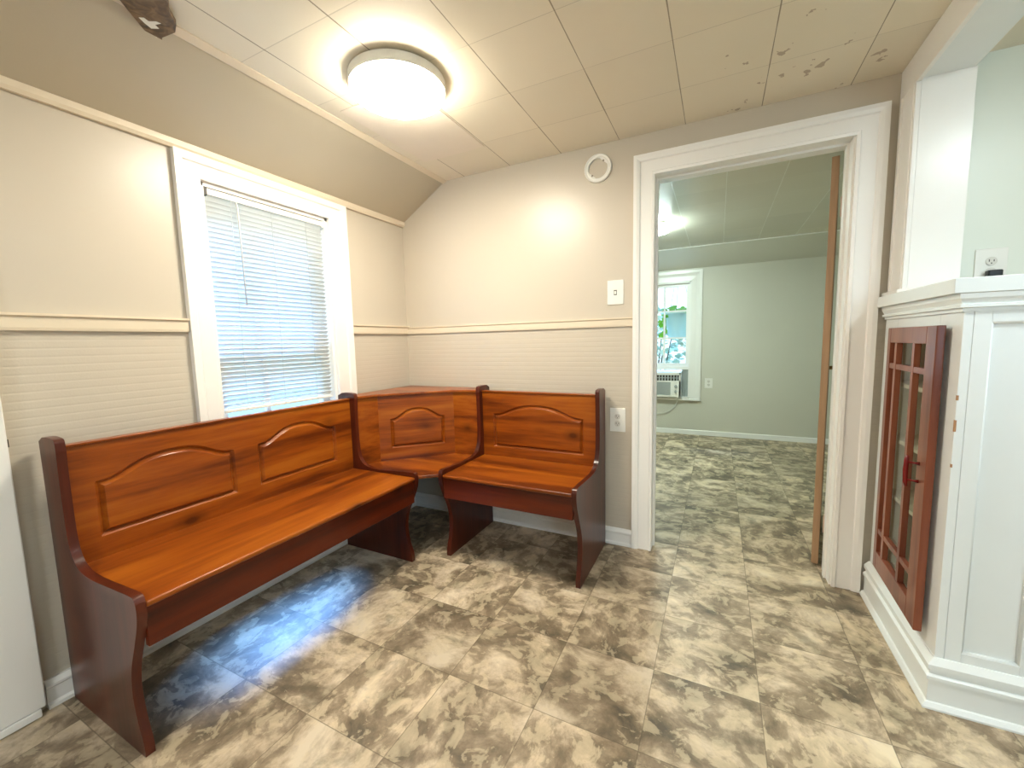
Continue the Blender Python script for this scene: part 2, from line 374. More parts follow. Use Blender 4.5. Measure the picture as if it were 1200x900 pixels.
# white door leaf folded back against the left wall at the frame's edge
dp = thing('door_1', (.03, -2.3, 0), None, None, kind='structure')
obj('door_leaf', boxes((.006, .041, -2.68, -1.912, .030, 2.0)), M_white, dp, bevel=.005)
obj('door_bottom_strip', boxes((.010, .044, -2.68, -1.925, .004, .029)), M_white, dp, bevel=.003)
obj('latch_plate', boxes((.0405, .0425, -1.950, -1.932, .895, .935)), M_chip, dp)
obj('latch_bolt', boxes((.018, .030, -1.9125, -1.908, .900, .925)), M_slot, dp)
# ------------------------------------------------------------------ left window
wn = thing('window_1', (0, -.957, WZ0), None, None, kind='structure')
bm = bmesh.new()
def casing_side(bm, y0, y1, zb, zt, wd=.094):
    prof = [(0, 0), (0, .018), (.008, .020), (.060, .016), (.066, .024), (.094, .026), (.094, 0)]
    def ring(f): return [bm.verts.new(f(a, d)) for a, d in prof]
    R = [ring(lambda a, d: (d, y0-a, zb-.09)), ring(lambda a, d: (d, y0-a, zt+a)), ring(lambda a, d: (d, y1+a*1.3, zt+a)), ring(lambda a, d: (d, y1+a*1.3, zb-.09))]
    n = len(prof)
    for A, B in zip(R, R[1:]):
        for k in range(n): bm.faces.new([A[k], A[(k+1) % n], B[(k+1) % n], B[k]])
    bm.faces.new(R[0]); bm.faces.new(R[-1])
casing_side(bm, WY0, WY1, WZ0, WZ1)
obj('window_casing', bm, M_white, wn)
obj('window_frame', boxes((-.15, 0, WY0, WY0+.018, WZ0, WZ1), (-.15, 0, WY1-.018, WY1, WZ0, WZ1), (-.15, 0, WY0, WY1, WZ1-.018, WZ1), (-.15, 0, WY0, WY1, WZ0, WZ0+.02)), M_white, wn, bevel=.001)
def sash(name, xa, xb, y0, y1, z0, z1, parent, mun=True, zs=(), st=.042, mm=.022, ys=()):
    o = obj(name, boxes((xa, xb, y0, y0+st, z0, z1), (xa, xb, y1-st, y1, z0, z1), (xa, xb, y0+st, y1-st, z0, z0+st), (xa, xb, y0+st, y1-st, z1-st, z1),
        *[(xa+.004, xb-.004, y-mm/2, y+mm/2, z0+st, z1-st) for y in ys], *[(xa+.004, xb-.004, y0+st, y1-st, z-mm/2, z+mm/2) for z in zs]), M_white, parent, bevel=.0015)
    xm = (xa+xb)/2
    obj('pane', boxes((xm-.002, xm+.002, y0+st, y1-st, z0+st, z1-st)), M_glass, o)
    return o
YM = -1.02
sash('upper_sash', -.115, -.085, WY0+.018, WY1-.018, 1.14, WZ1-.018, wn, ys=(YM,))
sash('lower_sash', -.080, -.050, WY0+.018, WY1-.018, WZ0+.02, 1.185, wn, ys=(YM,))
obj('sill', boxes((-.15, -.045, WY0+.018, WY1-.018, WZ0+.02, WZ0+.026)), M_white, wn)
# blind
bl = thing('window_blind', (-.022, -.957, 1.88), 'white horizontal slat blind hanging in the window behind the long bench', 'blind')
BY0, BY1 = -1.258, -.655
obj('headrail', boxes((-.040, -.008, BY0, BY1, 1.858, 1.886)), M_plastic, bl, bevel=.003)
obj('headrail_bracket', boxes((-.042, -.004, BY0-.004, BY0+.012, 1.852, 1.886)), M_slot, bl, bevel=.002)
obj('headrail_bracket', boxes((-.042, -.004, BY1-.012, BY1+.002, 1.852, 1.886)), M_plastic, bl, bevel=.002)
bm = bmesh.new(); z = 1.848; nsl = 0
while z > .918:
    t = math.radians(47); prof = []
    for k in range(5):
        a = -.0125+.00625*k; crown = .0018*(1-(a/.0125)**2)
        prof.append((-.024+a*math.cos(t)-crown*math.sin(t)*0, z+a*math.sin(t)+crown))
    P2 = prof+[(p[0], p[1]-.0006) for p in prof[::-1]]
    A = [bm.verts.new((p[0], BY0+.006, p[1])) for p in P2]; B = [bm.verts.new((p[0], BY1-.004, p[1])) for p in P2]
    n = len(P2)
    for i in range(n): bm.faces.new([A[i], A[(i+1) % n], B[(i+1) % n], B[i]])
    z -= .0215; nsl += 1
obj('slats', bm, M_slat, bl, smooth=False)
obj('bottom_rail', boxes((-.036, -.012, BY0+.006, BY1-.004, .893, .907)), M_plastic, bl, bevel=.003)
for y in (-1.15, -.957, -.765):
    bm = bmesh.new(); tube(bm, [(-.009, y, 1.86), (-.009, y, .90)], .0009, 5); obj('ladder_cord', bm, M_cord, bl)
bm = bmesh.new(); tube(bm, [(-.004, -1.128, 1.858), (.002, -1.126, 1.83), (.002, -1.121, 1.39)], .0035, 8); obj('tilt_wand', bm, plain('wand_clear', srgb(232, 230, 222), .2), bl, smooth=True)
# ------------------------------------------------------------------ far room shell
FY = 3.14
FWX0, FWX1, FWZ0, FWZ1 = .98, 1.69, .45, 1.865
struct('wall_far', boxes((-.15, FWX0, FY, FY+.15, 0, 2.3), (FWX1, 3.6, FY, FY+.15, 0, 2.3), (FWX0, FWX1, FY, FY+.15, 0, FWZ0), (FWX0, FWX1, FY, FY+.15, FWZ1, 2.3)), M_farwall)
struct('wall_far_left', boxes((-.15, 0, .13, FY, 0, 2.3)), M_farwall)
struct('wall_far_right', boxes((3.45, 3.6, .13, FY, 0, 2.3)), M_farwall)
struct('ceiling_far', boxes((-.15, 3.6, .13, 2.81, FH, FH+.1)), M_farceil)
struct('ceiling_far_slope', prism([(2.81, FH), (FY, 2.01), (FY, FH+.1), (2.81, FH+.1)], 0, 0, 3.45), M_farwall)
struct('trim_10', boxes((0, 3.45, 2.800, 2.818, FH-.008, FH+.002)), M_white, .002)
struct('baseboard_far', prism([(FY, 0), (FY-.016, 0), (FY-.014, .05), (FY, .058)], 0, 0, 3.45), M_white)
w2 = thing('window_2', (1.34, FY, FWZ0), None, None, kind='structure')
bm = bmesh.new(); prof = [(0, 0), (0, .018), (.06, .014), (.095, .022), (.125, .022), (.125, 0)]
def ring(f): return [bm.verts.new(f(a, d)) for a, d in prof]
R = [ring(lambda a, d: (FWX0-a, FY-d, FWZ0-.01)), ring(lambda a, d: (FWX0-a, FY-d, FWZ1+a)), ring(lambda a, d: (FWX1+a, FY-d, FWZ1+a)), ring(lambda a, d: (FWX1+a, FY-d, FWZ0-.01))]
for A, B in zip(R, R[1:]):
    for k in range(len(prof)): bm.faces.new([A[k], A[(k+1) % len(prof)], B[(k+1) % len(prof)], B[k]])
bm.faces.new(R[0]); bm.faces.new(R[-1]); obj('window_casing', bm, M_white, w2)
obj('window_frame', boxes((FWX0, FWX0+.016, FY, FY+.15, FWZ0, FWZ1), (FWX1-.016, FWX1, FY, FY+.15, FWZ0, FWZ1), (FWX0, FWX1, FY, FY+.15, FWZ1-.016, FWZ1), (FWX0, FWX1, FY, FY+.15, FWZ0, FWZ0+.016)), M_white, w2)
obj('stool', boxes((FWX0-.13, FWX1+.13, FY-.035, FY+.02, FWZ0-.028, FWZ0-.006)), M_white, w2, bevel=.004)
def sash_y(name, ya, yb, x0, x1, z0, z1, parent, xs=(), zs=(), st=.036, mm=.020):
    o = obj(name, boxes((x0, x0+st, ya, yb, z0, z1), (x1-st, x1, ya, yb, z0, z1), (x0+st, x1-st, ya, yb, z0, z0+st), (x0+st, x1-st, ya, yb, z1-st, z1),
        *[(x-mm/2, x+mm/2, ya+.004, yb-.004, z0+st, z1-st) for x in xs], *[(x0+st, x1-st, ya+.0045, yb-.0045, z-mm/2, z+mm/2) for z in zs]), M_white, parent)
    ym = (ya+yb)/2
    obj('pane', boxes((x0+st, x1-st, ym-.002, ym+.002, z0+st, z1-st)), M_glass, o); return o
sash_y('upper_sash', FY+.055, FY+.085, FWX0+.016, FWX1-.016, .84, FWZ1-.016, w2, xs=(1.385,), zs=(1.52, 1.19))
# sash lowered onto the air conditioner
# ------------------------------------------------------------------ floor-standing built-in bookcase
bc = thing('built_in_bookcase', (2.75, -.34, 0), 'white built-in half-wall bookcase with stained glass-paned door, by the doorway', 'bookcase')
FX, EX, EYN = 2.636, 2.885, -.656     # front face, rear, near end
OY0, OY1, OZ0, OZ1 = -.515, -.165, .235, 1.175     # door opening
obj('face_frame', boxes((FX, FX+.022, EYN, OY0, 0, 1.262), (FX, FX+.022, OY1, -.028, 0, 1.262), (FX, FX+.022, OY0, OY1, 0, OZ0), (FX, FX+.022, OY0, OY1, OZ1, 1.262)), M_cab, bc, bevel=.0015)
obj('case', boxes((EX-.012, EX, EYN+.02, -.004, 0, 1.262), (FX+.022, EX-.012, -.03, -.004, 0, 1.262), (FX+.022, EX-.012, EYN+.02, -.03, .16, .175), (FX+.022, EX-.012, EYN+.02, -.03, 1.245, 1.262)), M_cabin, bc)
px0, px1, pz0, pz1 = 2.696, 2.822, .192, 1.214
obj('end_panel', boxes((FX+.0225, px0, EYN, EYN+.02, 0, 1.262), (px1, EX, EYN, EYN+.02, 0, 1.262), (px0, px1, EYN, EYN+.02, 0, pz0), (px0, px1, EYN, EYN+.02, pz1, 1.262), (px0, px1, EYN+.011, EYN+.018, pz0, pz1)), M_cab, bc, bevel=.001)
bm = bmesh.new()
for (a, b) in (((px0, pz0), (px1, pz0)), ((px1, pz0), (px1, pz1)), ((px1, pz1), (px0, pz1)), ((px0, pz1), (px0, pz0))):
    tube(bm, [(a[0], EYN+.008, a[1]), (b[0], EYN+.008, b[1])], .0065, 8)
obj('panel_moulding', bm, M_cab, bc, smooth=True)
for z in (.50, .74, .97): obj('shelf', boxes((FX+.03, EX-.012, EYN+.022, -.032, z, z+.016)), M_cabin, bc, bevel=.001)
def wrap(bm, prof):    # moulding swept round front (x=FX) and near end (y=EYN); prof = (outward, z)
    R = [[bm.verts.new(f(a, z)) for a, z in prof] for f in (lambda a, z: (FX-a, -.028 if a < .03 else -.028, z), lambda a, z: (FX-a, EYN-a, z), lambda a, z: (EX, EYN-a, z))]
    n = len(prof)
    for A, B in zip(R, R[1:]):
        for k in range(n): bm.faces.new([A[k], A[(k+1) % n], B[(k+1) % n], B[k]])
    bm.faces.new(R[0]); bm.faces.new(R[-1])
bm = bmesh.new(); wrap(bm, [(0, 0), (.030, 0), (.030, .006), (.022, .018), (.016, .020), (.016, .092), (.022, .096), (.022, .106), (.013, .112), (.013, .126), (.020, .130), (.020, .144), (.004, .162), (0, .162)])
obj('base_moulding', bm, M_cab, bc)
bm = bmesh.new(); wrap(bm, [(0, 1.246), (.006, 1.246), (.006, 1.256), (.014, 1.258), (.014, 1.266), (.008, 1.268), (.016, 1.284), (.018, 1.298), (0, 1.298)])
obj('crown_moulding', bm, M_cab, bc)
obj('countertop', boxes((2.604, 2.905, -.676, -.004, 1.2985, 1.342)), M_cab, bc, bevel=.002)
for b in ((FX-.0006, FX+.004, EYN-.0006, EYN+.004, .985, 1.0), (FX-.0006, FX+.004, EYN-.0006, EYN+.005, .89, .925), (FX-.0006, FX+.003, EYN-.0006, EYN+.004, .78, .79)): obj('paint_chip', boxes(b), M_chip, bc)
# ajar door: built closed in (s, n, z): s = distance from hinge towards the camera, n = out of the face
HYc = -.146; AJ = math.radians(1.6); DW = .455; DZ0, DZ1, DT = .203, 1.209, .022
cdir = Vector((-math.sin(AJ), -math.cos(AJ), 0)); cnor = Vector((-math.cos(AJ), math.sin(AJ), 0))
def cpt(s, n, z): p = Vector((FX-.002, HYc, 0))+cdir*s+cnor*n; return Vector((p.x, p.y, z))
def cboxes(*bs):
    bm = bmesh.new()
    for b in bs:
        n0 = len(bm.verts); box(bm, *b); bm.verts.ensure_lookup_table()
        for v in bm.verts[n0:]: v.co = cpt(*v.co)
    return bm
stl, str_ = .034, .075; rt, rb = .058, .075
m1a, m1b, m2a, m2b = .085, .108, .262, .285; h1a, h1b, h2a, h2b = 1.050, 1.070, .358, .378
cdoor = obj('door', cboxes((0, stl, 0, DT, DZ0, DZ1), (DW-str_, DW, 0, DT, DZ0, DZ1), (stl, DW-str_, 0, DT, DZ1-rt, DZ1), (stl, DW-str_, 0, DT, DZ0, DZ0+rb)), M_cdoor, bc, bevel=.0025)
obj('muntin', cboxes((m1a, m1b, .003, DT-.001, DZ0+rb, DZ1-rt), (m2a, m2b, .003, DT-.001, DZ0+rb, DZ1-rt), (stl, DW-str_, .004, DT-.002, h1a, h1b), (stl, DW-str_, .004, DT-.002, h2a, h2b)), M_cdoor, cdoor, bevel=.001)
obj('glass_pane', cboxes((stl, DW-str_, .0045, .0065, DZ0+rb, DZ1-rt)), M_cglass, cdoor)
bm = bmesh.new(); hs = .392
tube(bm, [cpt(hs, DT+.026, .675), cpt(hs, DT+.029, .69), cpt(hs, DT+.030, .728), cpt(hs, DT+.029, .766), cpt(hs, DT+.026, .78)], [.0045, .0065, .0075, .0065, .0045], 10)
for z in (.698, .758): tube(bm, [cpt(hs, DT+.028, z), cpt(hs+.012, DT+.012, z), cpt(hs+.016, DT, z)], [.004, .0035, .006], 8)
obj('handle', bm, M_red, cdoor, smooth=True)
for z in (1.13, .29): 
    bm = bmesh.new(); tube(bm, [cpt(-.005, .010, z-.028), cpt(-.005, .010, z+.028)], .006, 10)
    for k in (-.028, .028): lathe([(.003, -.004), (.0065, 0), (.003, .004)], cpt(-.005, .010, z+k), 'z', 10, bm)
    obj('hinge', bm, M_cdoor, cdoor)
# ------------------------------------------------------------------ dining nook benches
# end-panel outline (distance from wall, height)
def spline(pts, k=8):
    out = []
    for i in range(len(pts)-1):
        p0 = pts[max(i-1, 0)]; p1 = pts[i]; p2 = pts[i+1]; p3 = pts[min(i+2, len(pts)-1)]
        for j in range(k):
            t = j/k
            out.append(tuple(.5*((2*p1[a])+(-p0[a]+p2[a])*t+(2*p0[a]-5*p1[a]+4*p2[a]-p3[a])*t*t+(-p0[a]+3*p1[a]-3*p2[a]+p3[a])*t**3) for a in (0, 1)))
    return out+[pts[-1]]
front = spline([(.522, 0), (.520, .04), (.498, .11), (.487, .19), (.500, .27), (.535, .35), (.565, .42), (.574, .462), (.572, .490)], 6) + \
        spline([(.566, .502), (.545, .508), (.44, .503), (.32, .497), (.24, .502), (.19, .525), (.163, .575), (.155, .66), (.155, .80), (.160, .885)], 6) + \
        spline([(.158, .906), (.148, .918), (.10, .922), (.062, .920)], 4)
OUT = front+[(.030, .905), (.030, 0)]
def arch_outline(x0, x1, z0, zs, za, n=22):
    """flat bottom, straight sides to zs, ogee arch to za"""
    pts = [(x0, z0), (x1, z0), (x1, zs)]
    L = x1-x0
    for i in range(n+1):
        t = i/n; x = x1-.035*L/.45-(L-.07*L/.45)*t
        f = math.sin(math.pi*t)**1.0; s = 3*f*f-2*f**3 if f < 1 else 1
        pts.append((x, zs+.004+(za-zs-.004)*(.45*s+.55*f)))
    pts.append((x0, zs))
    return pts
def inset(pts, d):
    n = len(pts); out = []
    A = sum(pts[i][0]*pts[(i+1) % n][1]-pts[(i+1) % n][0]*pts[i][1] for i in range(n)); sg = 1 if A > 0 else -1
    for i in range(n):
        p, q, r = Vector(pts[i-1]), Vector(pts[i]), Vector(pts[(i+1) % n])
        e1 = (q-p).normalized(); e2 = (r-q).normalized()
        n1 = Vector((-e1.y, e1.x))*sg; n2 = Vector((-e2.y, e2.x))*sg
        b = (n1+n2); b = b.normalized() if b.length > 1e-6 else n1
        out.append(tuple(q+b*min(d/max(b.dot(n1), .4), d*1.8)))
    return out
def back_panel(parent, P0, P1, nrm, z0, z1, arches, mat, th=.018, name='backrest'):
    """board standing from P0 to P1 (plan points of its front face), front facing nrm; with routed raised arched fields"""
    P0 = Vector(P0); P1 = Vector(P1); L = (P1-P0).length; d = (P1-P0)/L; nr = Vector(nrm).normalized()
    def W(s, z, k): p = P0+d*s+nr*k; return (p.x, p.y, z)
    bm = bmesh.new(); rect = [(0, z0), (L, z0), (L, z1), (0, z1)]
    outl = [arch_outline(*a) for a in arches]
    loops = [[Vector((p[0], p[1], 0)) for p in rect]]+[[Vector((p[0], p[1], 0)) for p in o[::-1]] for o in outl]
    flat = [p for l in loops for p in l]; vs = [bm.verts.new(W(p.x, p.y, 0)) for p in flat]
    for t in tessellate_polygon(loops):
        try: bm.faces.new([vs[i] for i in t])
        except ValueError: pass
    bk = [bm.verts.new(W(p[0], p[1], -th)) for p in rect]; bm.faces.new(bk)
    for i in range(4): bm.faces.new([vs[i], vs[(i+1) % 4], bk[(i+1) % 4], bk[i]])
    board = obj(name, bm, mat, parent)
    for o in outl:
        bm = bmesh.new()
        rings = []
        for ins, dep in ((0, -.0001), (.0015, -.002), (.009, -.0105), (.0105, -.0112), (.012, -.0108), (.021, -.0005), (.023, .0012), (.028, .0015)):
            rings.append([bm.verts.new(W(p[0], p[1], dep)) for p in inset(o, ins)])
        n = len(o)
        for A, B in zip(rings, rings[1:]):
            for k in range(n): bm.faces.new([A[k], A[(k+1) % n], B[(k+1) % n], B[k]])
        fp = inset(o, .028)
        for t in tessellate_polygon([[Vector((p[0], p[1], 0)) for p in fp]]): bm.faces.new([rings[-1][i] for i in t])
        obj('raised_panel', bm, mat, board)
    return board
SZ, ST = .484, .018
def bounds_seat(bm): return bm
# --- long bench along the left wall
lb = thing('long_bench', (.30, -1.24, 0), 'long stained pine bench under the window, two arched panels in its back', 'bench', 'dining nook bench set')
LY0, LY1 = -1.846, -.638
for y, nm in ((LY0, 'end_panel'), (LY1-.024, 'end_panel')):
    obj(nm, prism(OUT, 1, y, y+.024), M_wz, lb, bevel=.004, segs=3)
obj('seat', boxes((.112, .570, LY0+.0245, LY1-.0245, SZ-ST, SZ)), M_wy, lb, bevel=.006, segs=3)
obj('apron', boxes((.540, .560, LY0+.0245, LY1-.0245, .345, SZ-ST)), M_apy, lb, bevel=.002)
back_panel(lb, (.120, LY0+.0245), (.120, LY1-.0245), (1, 0), SZ, .884,
    [(.067, .519, .558, .752, .815), (.622, 1.052, .558, .752, .815)], M_wy)
obj('top_rail', boxes((.092, .128, LY0+.0245, LY1-.0245, .8845, .892)), M_wy, lb, bevel=.002)
# --- short bench against the back wall
sb = thing('short_bench', (1.04, -.30, 0), 'short stained pine bench against the back wall, one arched back panel, near doorway', 'bench', 'dining nook bench set')
SX0, SX1 = .655, 1.432
OUTb = [(-a, z) for a, z in OUT]
for x in (SX0, SX1-.024): obj('end_panel', prism(OUTb, 0, x, x+.024), M_wz, sb, bevel=.004, segs=3)
obj('seat', boxes((SX0+.0245, SX1-.0245, -.570, -.112, SZ-ST, SZ)), M_wx, sb, bevel=.006, segs=3)
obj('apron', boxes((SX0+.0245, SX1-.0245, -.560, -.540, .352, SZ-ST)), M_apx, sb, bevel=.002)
back_panel(sb, (SX0+.0245, -.120), (SX1-.0245, -.120), (0, -1), SZ, .884, [(.072, .652, .540, .750, .815)], M_wx)
obj('top_rail', boxes((SX0+.0245, SX1-.0245, -.128, -.092, .8845, .892)), M_wx, sb, bevel=.002)
# --- corner unit
cb = thing('corner_bench', (.36, -.34, 0), 'stained pine corner seat joining the long and short benches, flat top shelf', 'bench', 'dining nook bench set')
cy = LY1+.0005; cx = SX0-.0005
obj('seat', prism([(.125, cy), (.560, cy), (cx, -.560), (cx, -.125), (.50, -.125), (.125, -.48)], 2, SZ-ST-.002, SZ-.002), M_wx, cb, bevel=.004)
A_, B_ = (.166, -.492), (.494, -.172)
obj('top_shelf', prism([(.030, cy), (.140, cy), (.182, -.497), (.499, -.186), (cx, -.160), (cx, -.030), (.030, -.030)], 2, .882, .897), M_wx, cb, bevel=.003)
dv = Vector((B_[0]-A_[0], B_[1]-A_[1])); nn = Vector((dv.y, -dv.x)).normalized()
back_panel(cb, A_, B_, (nn.x, nn.y), SZ-.002, .8815, [(.066, dv.length-.060, .556, .738, .800)], M_wd)
d2 = Vector((A_[0]-.128, A_[1]-cy)); n2 = Vector((d2.y, -d2.x)).normalized()
back_panel(cb, (.128, cy), A_, (n2.x, n2.y), SZ-.002, .8815, [], M_wy, name='side_board')
d3 = Vector((cx-B_[0], -.146-B_[1])); n3 = Vector((d3.y, -d3.x)).normalized()
back_panel(cb, B_, (cx, -.146), (n3.x, n3.y), SZ-.002, .8815, [], M_wx, name='side_board')
# ------------------------------------------------------------------ ceiling things
def ceiling_lamp(name, c, r, h, m, label, rim=.66):
    t = thing(name, c, label, 'ceiling light')
    obj('rim', lathe([(r*.93, 0), (r, -.004), (r, -h*(rim-.06)), (r*.99, -h*rim), (r*.974, -h*rim), (r*.974, -h*rim*.4)], c, 'z', 64), M_plastic, t, smooth=False)
    obj('diffuser', lathe([(r*.94, -h*rim*.8), (r*.972, -h*rim*1.0), (r*.972, -h*max(.80, rim)), (r*.95, -h*.94), (r*.87, -h), (r*.5, -h*1.06), (.01, -h*1.08)], c, 'z', 64), m, t, smooth=True)
    return t
ceiling_lamp('ceiling_light', (.822, -.945, H-.003), .188, .060, emit('lamp_diffuser_warm', (1.0, .92, .77, 1), LAMP), 'round white flush ceiling light, switched on, in the benched room')
ceiling_lamp('ceiling_light', (1.42, 1.69, FH), .17, .06, emit('lamp_diffuser_cool', (.80, 1.0, .95, 1), FAR_LAMP), 'round flush ceiling light glowing in the far room, mostly behind the door casing', rim=.2)
ceiling_lamp('ceiling_light', (3.25, -1.3, H), .2, .06, emit('lamp_diffuser_kitchen', (.84, .96, 1.0, 1), KITCHEN_LAMP), 'round flush ceiling light in the bright room past the bookcase')
ceiling_lamp('ceiling_light', (1.35, -3.55, H), .188, .060, emit('lamp_diffuser_rear_fill', (.90, .96, 1.0, 1), REAR_FILL), 'unseen fill light added on the ceiling behind the viewer')  # added fill lamp out of view, lifts the overall light
struct('ceiling_patch', boxes((.445, .842, -.90, -.292, H-.004, H+.001)), M_patch, .001)
# broken board end
bd = [(.277, -1.516), (.290, -1.508), (.301, -1.517), (.308, -1.509), (.330, -1.522), (.395, -1.514), (.432, -1.528), (.470, -1.562), (.505, -1.580), (.70, -1.76), (.58, -1.86)]
bo = thing('broken_board', (.42, -1.62, 2.20), 'ragged brown bare board hanging below the ceiling, upper left', 'board')
obj('board', prism(bd, 2, 2.212, 2.232), M_rotten, bo, bevel=.002)
obj('nailing_block', boxes((.40, .66, -1.80, -1.60, 2.2325, H)), M_rotten, bo)
obj('paint_patch', prism([(.352, -1.560), (.372, -1.548), (.380, -1.562), (.402, -1.556), (.399, -1.567), (.380, -1.578), (.384, -1.592), (.372, -1.600), (.360, -1.580)], 2, 2.2110, 2.2125), M_plastic, bo, label='cream paint patch')
obj('plaster_crumb', prism([(.284, -1.517), (.296, -1.514), (.316, -1.524), (.322, -1.535), (.310, -1.531), (.300, -1.524), (.290, -1.528)], 2, 2.2108, 2.2125), M_plastic, bo)
# ------------------------------------------------------------------ wall plates
def plate(t, x0, x1, z0, z1, y): return obj('cover_plate', boxes((x0, x1, y-.006, y, z0, z1)), M_plastic, t, bevel=.0025)
t = thing('light_switch', (1.4815, 0, 1.45), 'white switch plate on the wall above the cream rail, left of the doorway', 'switch')
plate(t, 1.437, 1.526, 1.381, 1.514, 0)
obj('toggle', boxes((1.4755, 1.4875, -.011, -.006, 1.437, 1.455)), M_plastic, t, bevel=.002)
obj('toggle_slot', boxes((1.4735, 1.4895, -.0068, -.0058, 1.433, 1.460)), M_slot, t)
def outlet(name, xc, zc, y, w_, h_, label):
    t = thing(name, (xc, y, zc), label, 'outlet', None)
    plate(t, xc-w_/2, xc+w_/2, zc-h_/2, zc+h_/2, y)
    for s in (-1, 1):
        rc = obj('receptacle', lathe([(.0165, 0), (.0165, -.0085), (.015, -.0092)], (xc, y, zc+s*.0205), 'y', 24), plain('receptacle_white', srgb(226, 222, 212), .35), t)
        obj('slots', boxes((xc-.008, xc-.0055, y-.0096, y-.009, zc+s*.0205-.002, zc+s*.0205+.007), (xc+.0055, xc+.008, y-.0096, y-.009, zc+s*.0205-.002, zc+s*.0205+.006), (xc-.002, xc+.002, y-.0096, y-.009, zc+s*.0205-.010, zc+s*.0205-.006)), M_slot, rc)
    return t
outlet('wall_outlet', 1.4955, .735, 0, .087, .136, 'white double wall outlet low beside the short bench')
outlet('wall_outlet', 1.904, .640, FY, .086, .122, 'white wall outlet on the far room wall, right of the window')
outlet('wall_outlet', 2.948, 1.440, 0, .092, .140, 'white wall outlet with black plug above the bookcase counter')
pg = thing('power_plug', (2.948, -.02, 1.412), 'small black plug in the outlet above the bookcase counter', 'plug')
obj('plug_body', boxes((2.930, 2.972, -.040, -.0097, 1.398, 1.424)), M_black, pg, bevel=.005)
bm = bmesh.new(); tube(bm, [(2.962, -.036, 1.405), (2.985, -.045, 1.39), (2.995, -.03, 1.34), (2.995, -.02, 1.1), (2.99, -.02, .02)], .003, 8); obj('plug_cord', bm, M_black, pg, smooth=True)
# detector mounting ring
sm = thing('detector_bracket', (1.386, 0, 2.119), 'empty round white detector mounting bracket high on the back wall', 'bracket')
bm = bmesh.new(); prof = [(.052, 0), (.052, -.008), (.056, -.011), (.061, -.008), (.066, -.008), (.069, -.014), (.073, -.014), (.075, -.010), (.075, 0)]
rings = []
for r_, h_ in prof: rings.append([bm.verts.new((1.386+r_*math.cos(2*math.pi*k/48), h_, 2.119+r_*math.sin(2*math.pi*k/48))) for k in range(48)])
for A, B in zip(rings, rings[1:]+rings[:1]):
    for k in range(48): bm.faces.new([A[k], A[(k+1) % 48], B[(k+1) % 48], B[k]])
obj('ring', bm, M_plastic, sm, smooth=True)
for a0 in (math.radians(48), math.radians(228)):
    pts = []
    for k in range(9):
        t_ = a0-.62+1.24*k/8; pts.append((1.386+.055*math.cos(t_), 2.119+.055*math.sin(t_)))
    bmt = prism([(p[0], p[1]) for p in pts], 1, -.008, -.001)
    ta = obj('screw_tab', bmt, M_plastic, sm, bevel=.001)
    c_ = (1.386+.046*math.cos(a0), -.0085, 2.119+.046*math.sin(a0))
    obj('screw_slot', lathe([(.0055, 0), (.0055, -.001)], c_, 'y', 12), plain('slot_grey', srgb(150, 142, 126), .6), ta)
# ------------------------------------------------------------------ air conditioner in the far window
ac = thing('air_conditioner', (1.35, FY, FWZ0), 'white window air conditioner in the far room window', 'air conditioner')
ax0, ax1, az0, az1, ay = 1.10, 1.597, .467, .768, 3.055
obj('housing', boxes((ax0, ax1, ay+.012, FY+.38, az0, az1)), M_plastic, ac, bevel=.006)
obj('front_bezel', boxes((ax0, ax1, ay, ay+.012, az1-.030, az1), (ax0, ax1, ay, ay+.012, az0, az0+.018), (ax0, ax0+.03, ay, ay+.012, az0, az1), (ax1-.115, ax1, ay, ay+.012, az0+.018, az1-.11), (ax1-.02, ax1, ay, ay+.012, az0, az1), (ax0, ax1, ay, ay+.012, az1-.118, az1-.100)), M_plastic, ac, bevel=.002)
bm = boxes((ax0+.03, ax1-.02, ay+.006, ay+.011, az1-.100, az1-.030))
obj('vent_recess', bm, M_slot, ac)
obj('vent_louvre', boxes(*[(ax0+.04+.034*k, ax0+.052+.034*k, ay+.001, ay+.010, az1-.100, az1-.030) for k in range(13)], (ax0+.03, ax1-.02, ay+.002, ay+.008, az1-.068, az1-.062)), M_grille, ac)
obj('intake_grille', boxes((ax0+.03, ax1-.115, ay+.008, ay+.012, az0+.018, az1-.118), *[(ax0+.03, ax1-.115, ay+.004, ay+.009, az0+.024+.0125*k, az0+.029+.0125*k) for k in range(12)]), M_grille, ac)
for z_ in (.60, .535): obj('control_knob', lathe([(.018, 0), (.017, -.014), (.012, -.018), (.004, -.018)], (ax1-.055, ay, z_), 'y', 20), M_grille, ac, smooth=False)
bm = bmesh.new(); n_ = 8; xs = [ax1+.001+(FWX1-.0165-ax1-.001)*k/n_ for k in range(n_+1)]
P_ = [(x, FY+.028+(.010 if k % 2 else 0)) for k, x in enumerate(xs)]; P_ += [(x, y+.003) for x, y in P_[::-1]]
prism(P_, 2, FWZ0+.017, .80, bm); obj('side_curtain', bm, M_grille, ac)
obj('lower_sash', boxes((FWX0+.016, FWX1-.016, FY+.018, FY+.048, .800, .842)), M_white, w2, bevel=.002)
bm = bmesh.new(); tube(bm, [(1.565, ay+.03, .468), (1.56, 3.10, .42), (1.54, 3.118, .36), (1.49, 3.122, .30), (1.42, 3.122, .26), (1.30, 3.122, .235), (1.1, 3.122, .23)], .0035, 8)
obj('power_cord', bm, M_cord, ac, smooth=True)
